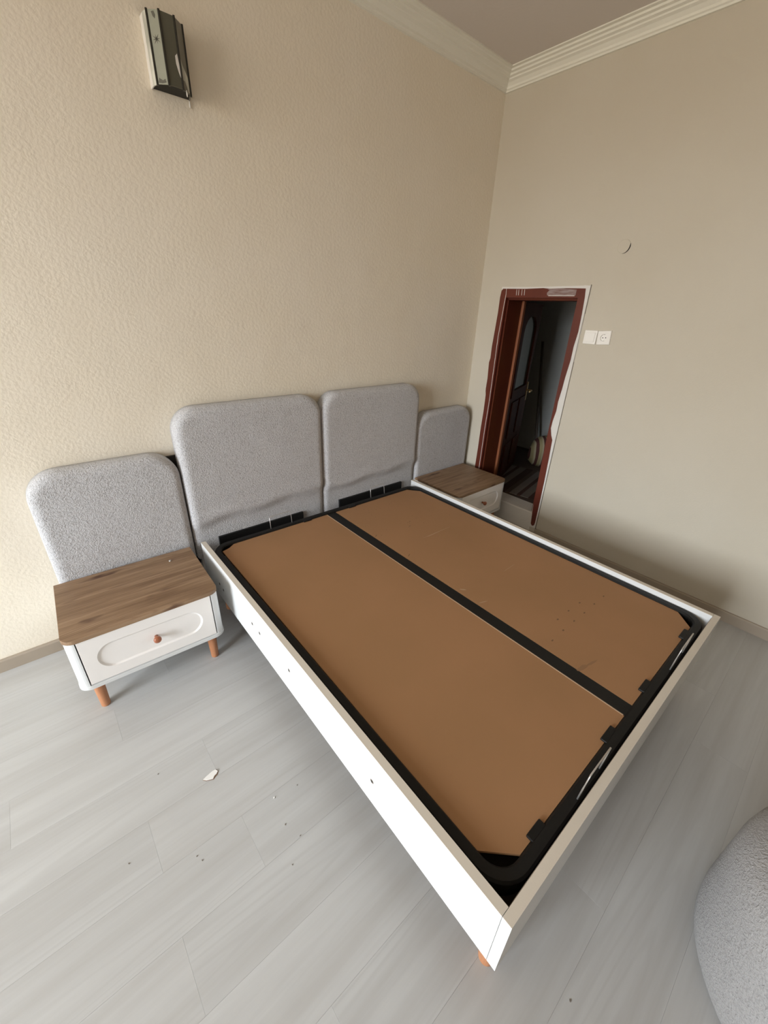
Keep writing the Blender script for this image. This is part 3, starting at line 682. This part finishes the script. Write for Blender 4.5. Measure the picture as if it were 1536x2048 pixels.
# ------------------------------------------------------------------ nightstands
def nightstand(loc, rotz, label):
    t = thing('nightstand', label, 'nightstand', loc, rotz, 'nightstands either side of the bed')
    w_, d_, h_, b_ = .6204, .4825, .4430, .1639
    R = .045
    def front_round(x0, x1, y0, y1, r, n=8):    # plan outline, both front (y0) corners rounded
        return [(x0, y1), (x1, y1)][::-1] + [(x0+r-r*math.cos(PI/2*k/n), y0+r-r*math.sin(PI/2*k/n)) for k in range(n+1)] + [(x1-r+r*math.sin(PI/2*k/n), y0+r-r*math.cos(PI/2*k/n)) for k in range(n+1)]
    bm = bmesh.new(); prism(bm, front_round(0, w_, -d_, 0, R), 'z', h_-.018, h_); bmesh.ops.bevel(bm, geom=[e for e in bm.edges if abs(e.verts[0].co.z-e.verts[1].co.z) < 1e-6], offset=.0012, segments=1, affect='EDGES')
    tp = obj('top', bm, m_top, t)
    # body: left and right sides with rounded front corners
    def side(s):
        bm = bmesh.new(); x0, x1, r, n = .004, .040, .036, 8
        pts = [(x0, 0), (x0, -d_+r+.004)]+[(x0+r-r*math.cos(PI/2*k/n), -d_+.004+r-r*math.sin(PI/2*k/n)) for k in range(1, n+1)]+[(x1, 0)]
        if s: pts = [(w_-x, y) for x, y in pts]
        prism(bm, pts, 'z', b_+.018, h_-.018); return obj('side_panel', bm, m_white, t)
    side(0); side(1)
    bm = bmesh.new(); prism(bm, front_round(.0, w_, -d_, 0, R), 'z', b_, b_+.018); bmesh.ops.bevel(bm, geom=[e for e in bm.edges if abs(e.verts[0].co.z-e.verts[1].co.z) < 1e-6], offset=.002, segments=2, affect='EDGES')
    obj('bottom_panel', bm, m_white, t)
    obj('back_panel', B(.040, w_-.040, -.012, -.001, b_+.018, h_-.018), m_cream, t)
    obj('inner_shadow_board', B(.0402, w_-.0402, -d_+.0225, -.012, b_+.0182, h_-.0182), m_dark, t).name = 'drawer_gap_shade'  # dark block paints shade into the gaps round the drawer
    # drawer front with a pressed-in stadium
    x0, x1, z0, z1, yf = .0446, w_-.0446, b_+.0222, h_-.0195, -d_+.004
    cx, cz = (x0+x1)/2, (z0+z1)/2; N = 64
    hw, hr = .150, .066
    def stad(hr_, hw_):
        out = []
        for k in range(N):
            q = k/N*4
            if q < 1: a = -PI/2+PI*q; out.append((cx+hw_+hr_*math.cos(a), cz+hr_*math.sin(a)))
            elif q < 2: out.append((cx+hw_-2*hw_*(q-1), cz+hr_))
            elif q < 3: a = PI/2+PI*(q-2); out.append((cx-hw_+hr_*math.cos(a), cz+hr_*math.sin(a)))
            else: out.append((cx-hw_+2*hw_*(q-3), cz-hr_))
        return out
    def rc(p):
        dx, dz = p[0]-cx, p[1]-cz
        s = min(((x1-x0)/2)/abs(dx) if abs(dx) > 1e-6 else 9e9, ((z1-z0)/2)/abs(dz) if abs(dz) > 1e-6 else 9e9)
        return (cx+dx*s, cz+dz*s)
    bm = bmesh.new(); st = stad(hr, hw); out = [rc(p) for p in st]
    # snap the ray points nearest each corner exactly on it
    for c_ in ((x0, z0), (x0, z1), (x1, z0), (x1, z1)):
        j = min(range(N), key=lambda i: (out[i][0]-c_[0])**2+(out[i][1]-c_[1])**2); out[j] = c_
    rg = [[bm.verts.new((x, yf+.018, z)) for x, z in out], [bm.verts.new((x, yf+.001, z)) for x, z in out], [bm.verts.new((cx+(x-cx)*.997, yf, cz+(z-cz)*.993)) for x, z in out],
          [bm.verts.new((x, yf, z)) for x, z in st], [bm.verts.new((x, yf+.0020, z)) for x, z in stad(hr-.0025, hw)],
          [bm.verts.new((x, yf+.0055, z)) for x, z in stad(hr-.007, hw)], [bm.verts.new((x, yf+.006, z)) for x, z in stad(hr-.009, hw)]]
    for a, b in zip(rg, rg[1:]):
        for k in range(N): bm.faces.new((a[k], a[(k+1) % N], b[(k+1) % N], b[k]))
    bm.faces.new(rg[-1]); bm.faces.new(rg[0][::-1])
    df = obj('drawer', bm, m_cream, t)
    bm = bmesh.new()
    lathe(bm, [(.008, yf+.006), (.0075, yf-.006), (.009, yf-.010), (.0145, yf-.014), (.0165, yf-.020), (.0155, yf-.027), (.011, yf-.031), (.005, yf-.0325)], cx+.012, cz, seg=24, axis='y')
    obj('knob', bm, m_knob, df, smooth=True)
    for x in (.062, w_-.062):
        for y in (-.06, -d_+.058):
            bm = bmesh.new(); lathe(bm, [(.016, 0), (.0185, .003), (.0235, b_)], x, y, seg=28)
            obj('leg', bm, m_leg, t)
    return t
nightstand((-3.1286, -.1045, 0), -.0339, 'white nightstand with oak top standing left of the bed')
nightstand((-.7078, -.1090, 0), .0008, 'white nightstand with oak top in the corner right of the bed')
bm = bmesh.new(); lathe(bm, [(.004, .4430), (.006, .4440), (.006, .4490), (.003, .4510)], -2.636, -.216, seg=12)
tag(obj('screw', bm, m_wire, smooth=True), 'small shiny metal screw left on the nightstand top', 'screw')

# ------------------------------------------------------------------ pouf, bottom right
bm = bmesh.new()
pr = [(.02, .004), (.30, .004), (.352, .012), (.378, .04), (.384, .10), (.384, .34), (.378, .39), (.362, .425), (.33, .447), (.26, .457), (.15, .462), (.02, .463)]
lathe(bm, pr, seg=72)
pf_ = obj('pouf', bm, m_boucle2, smooth=True); pf_.location = (-1.752, -2.908, 0)
tag(pf_, 'round grey boucle pouf on the floor beyond the foot of the bed', 'pouf')

# ------------------------------------------------------------------ bits on the floor
def chip(name, pts, x, y, z, m, label, cat, grp=None, th=.003):
    bm = bmesh.new(); prism(bm, pts, 'z', 0, th); o = obj(name, bm, m); o.location = (x, y, z); tag(o, label, cat, grp); return o
cp = thing('plaster_chip', 'flat white chip of plaster lying on the grey floor', 'debris', (-2.822, -1.159, 0), -.25)
bm = bmesh.new(); prism(bm, [(-.032, -.006), (-.020, .002), (.004, .014), (.016, .016), (.024, .006), (.018, -.004), (.010, -.008), (.004, -.018), (-.020, -.014)], 'z', .0012, .0034); obj('paint_face', bm, m_chip, cp)
bm = bmesh.new(); prism(bm, [(-.0335, -.0065), (-.020, .0035), (.004, .0155), (.017, .0175), (.0265, .006), (.021, -.007), (.012, -.013), (.006, -.0205), (-.021, -.0155)], 'z', 0, .0012); obj('broken_edge', bm, m_chipd, cp)

for x, y, r, lab in ((-2.983, -1.022, .0030, 'tiny dark speck on the floor left of the white plaster chip'),
                     (-2.578, -1.406, .0026, 'tiny dark speck on the floor closest to the long white bed rail'),
                     (-2.679, -1.499, .0035, 'upper dark speck just below the tiny white crumb'),
                     (-2.655, -1.564, .0035, 'rightmost dark speck on the floor below the tiny white crumb'),
                     (-2.955, -1.395, .003, 'upper left one of two close specks below the plaster chip'),
                     (-2.945, -1.418, .0036, 'lower right one of two close specks below the plaster chip'),
                     (-2.718, -1.621, .0026, 'lowest dark speck on the floor below the tiny white crumb'),
                     (-2.282, -2.377, .0040, 'lone dark speck on the floor between bed foot and pouf'),
                     (-3.135, -1.273, .0032, 'leftmost dark speck on the open floor in front of the nightstand')):
    pts = [(r*random.uniform(.6, 1.2)*math.cos(2*PI*k/6), r*.6*random.uniform(.6, 1.3)*math.sin(2*PI*k/6)) for k in range(6)]
    o = chip('grit_speck', pts, x, y, 0, m_grit, lab, 'debris', 'dark specks of dirt on the floor', th=.0015); o.rotation_euler = (0, 0, random.random()*3)
chip('plaster_crumb', [(.0035, 0), (.001, .0035), (-.003, .002), (-.0035, -.002), (0, -.0032)], -2.669, -1.392, 0, m_chip, 'tiny white crumb on the floor between chip and bed', 'debris')

wallobj('baseboard_door', B(-.010, -.004, -.888, -.205, 0, .030), m_base)
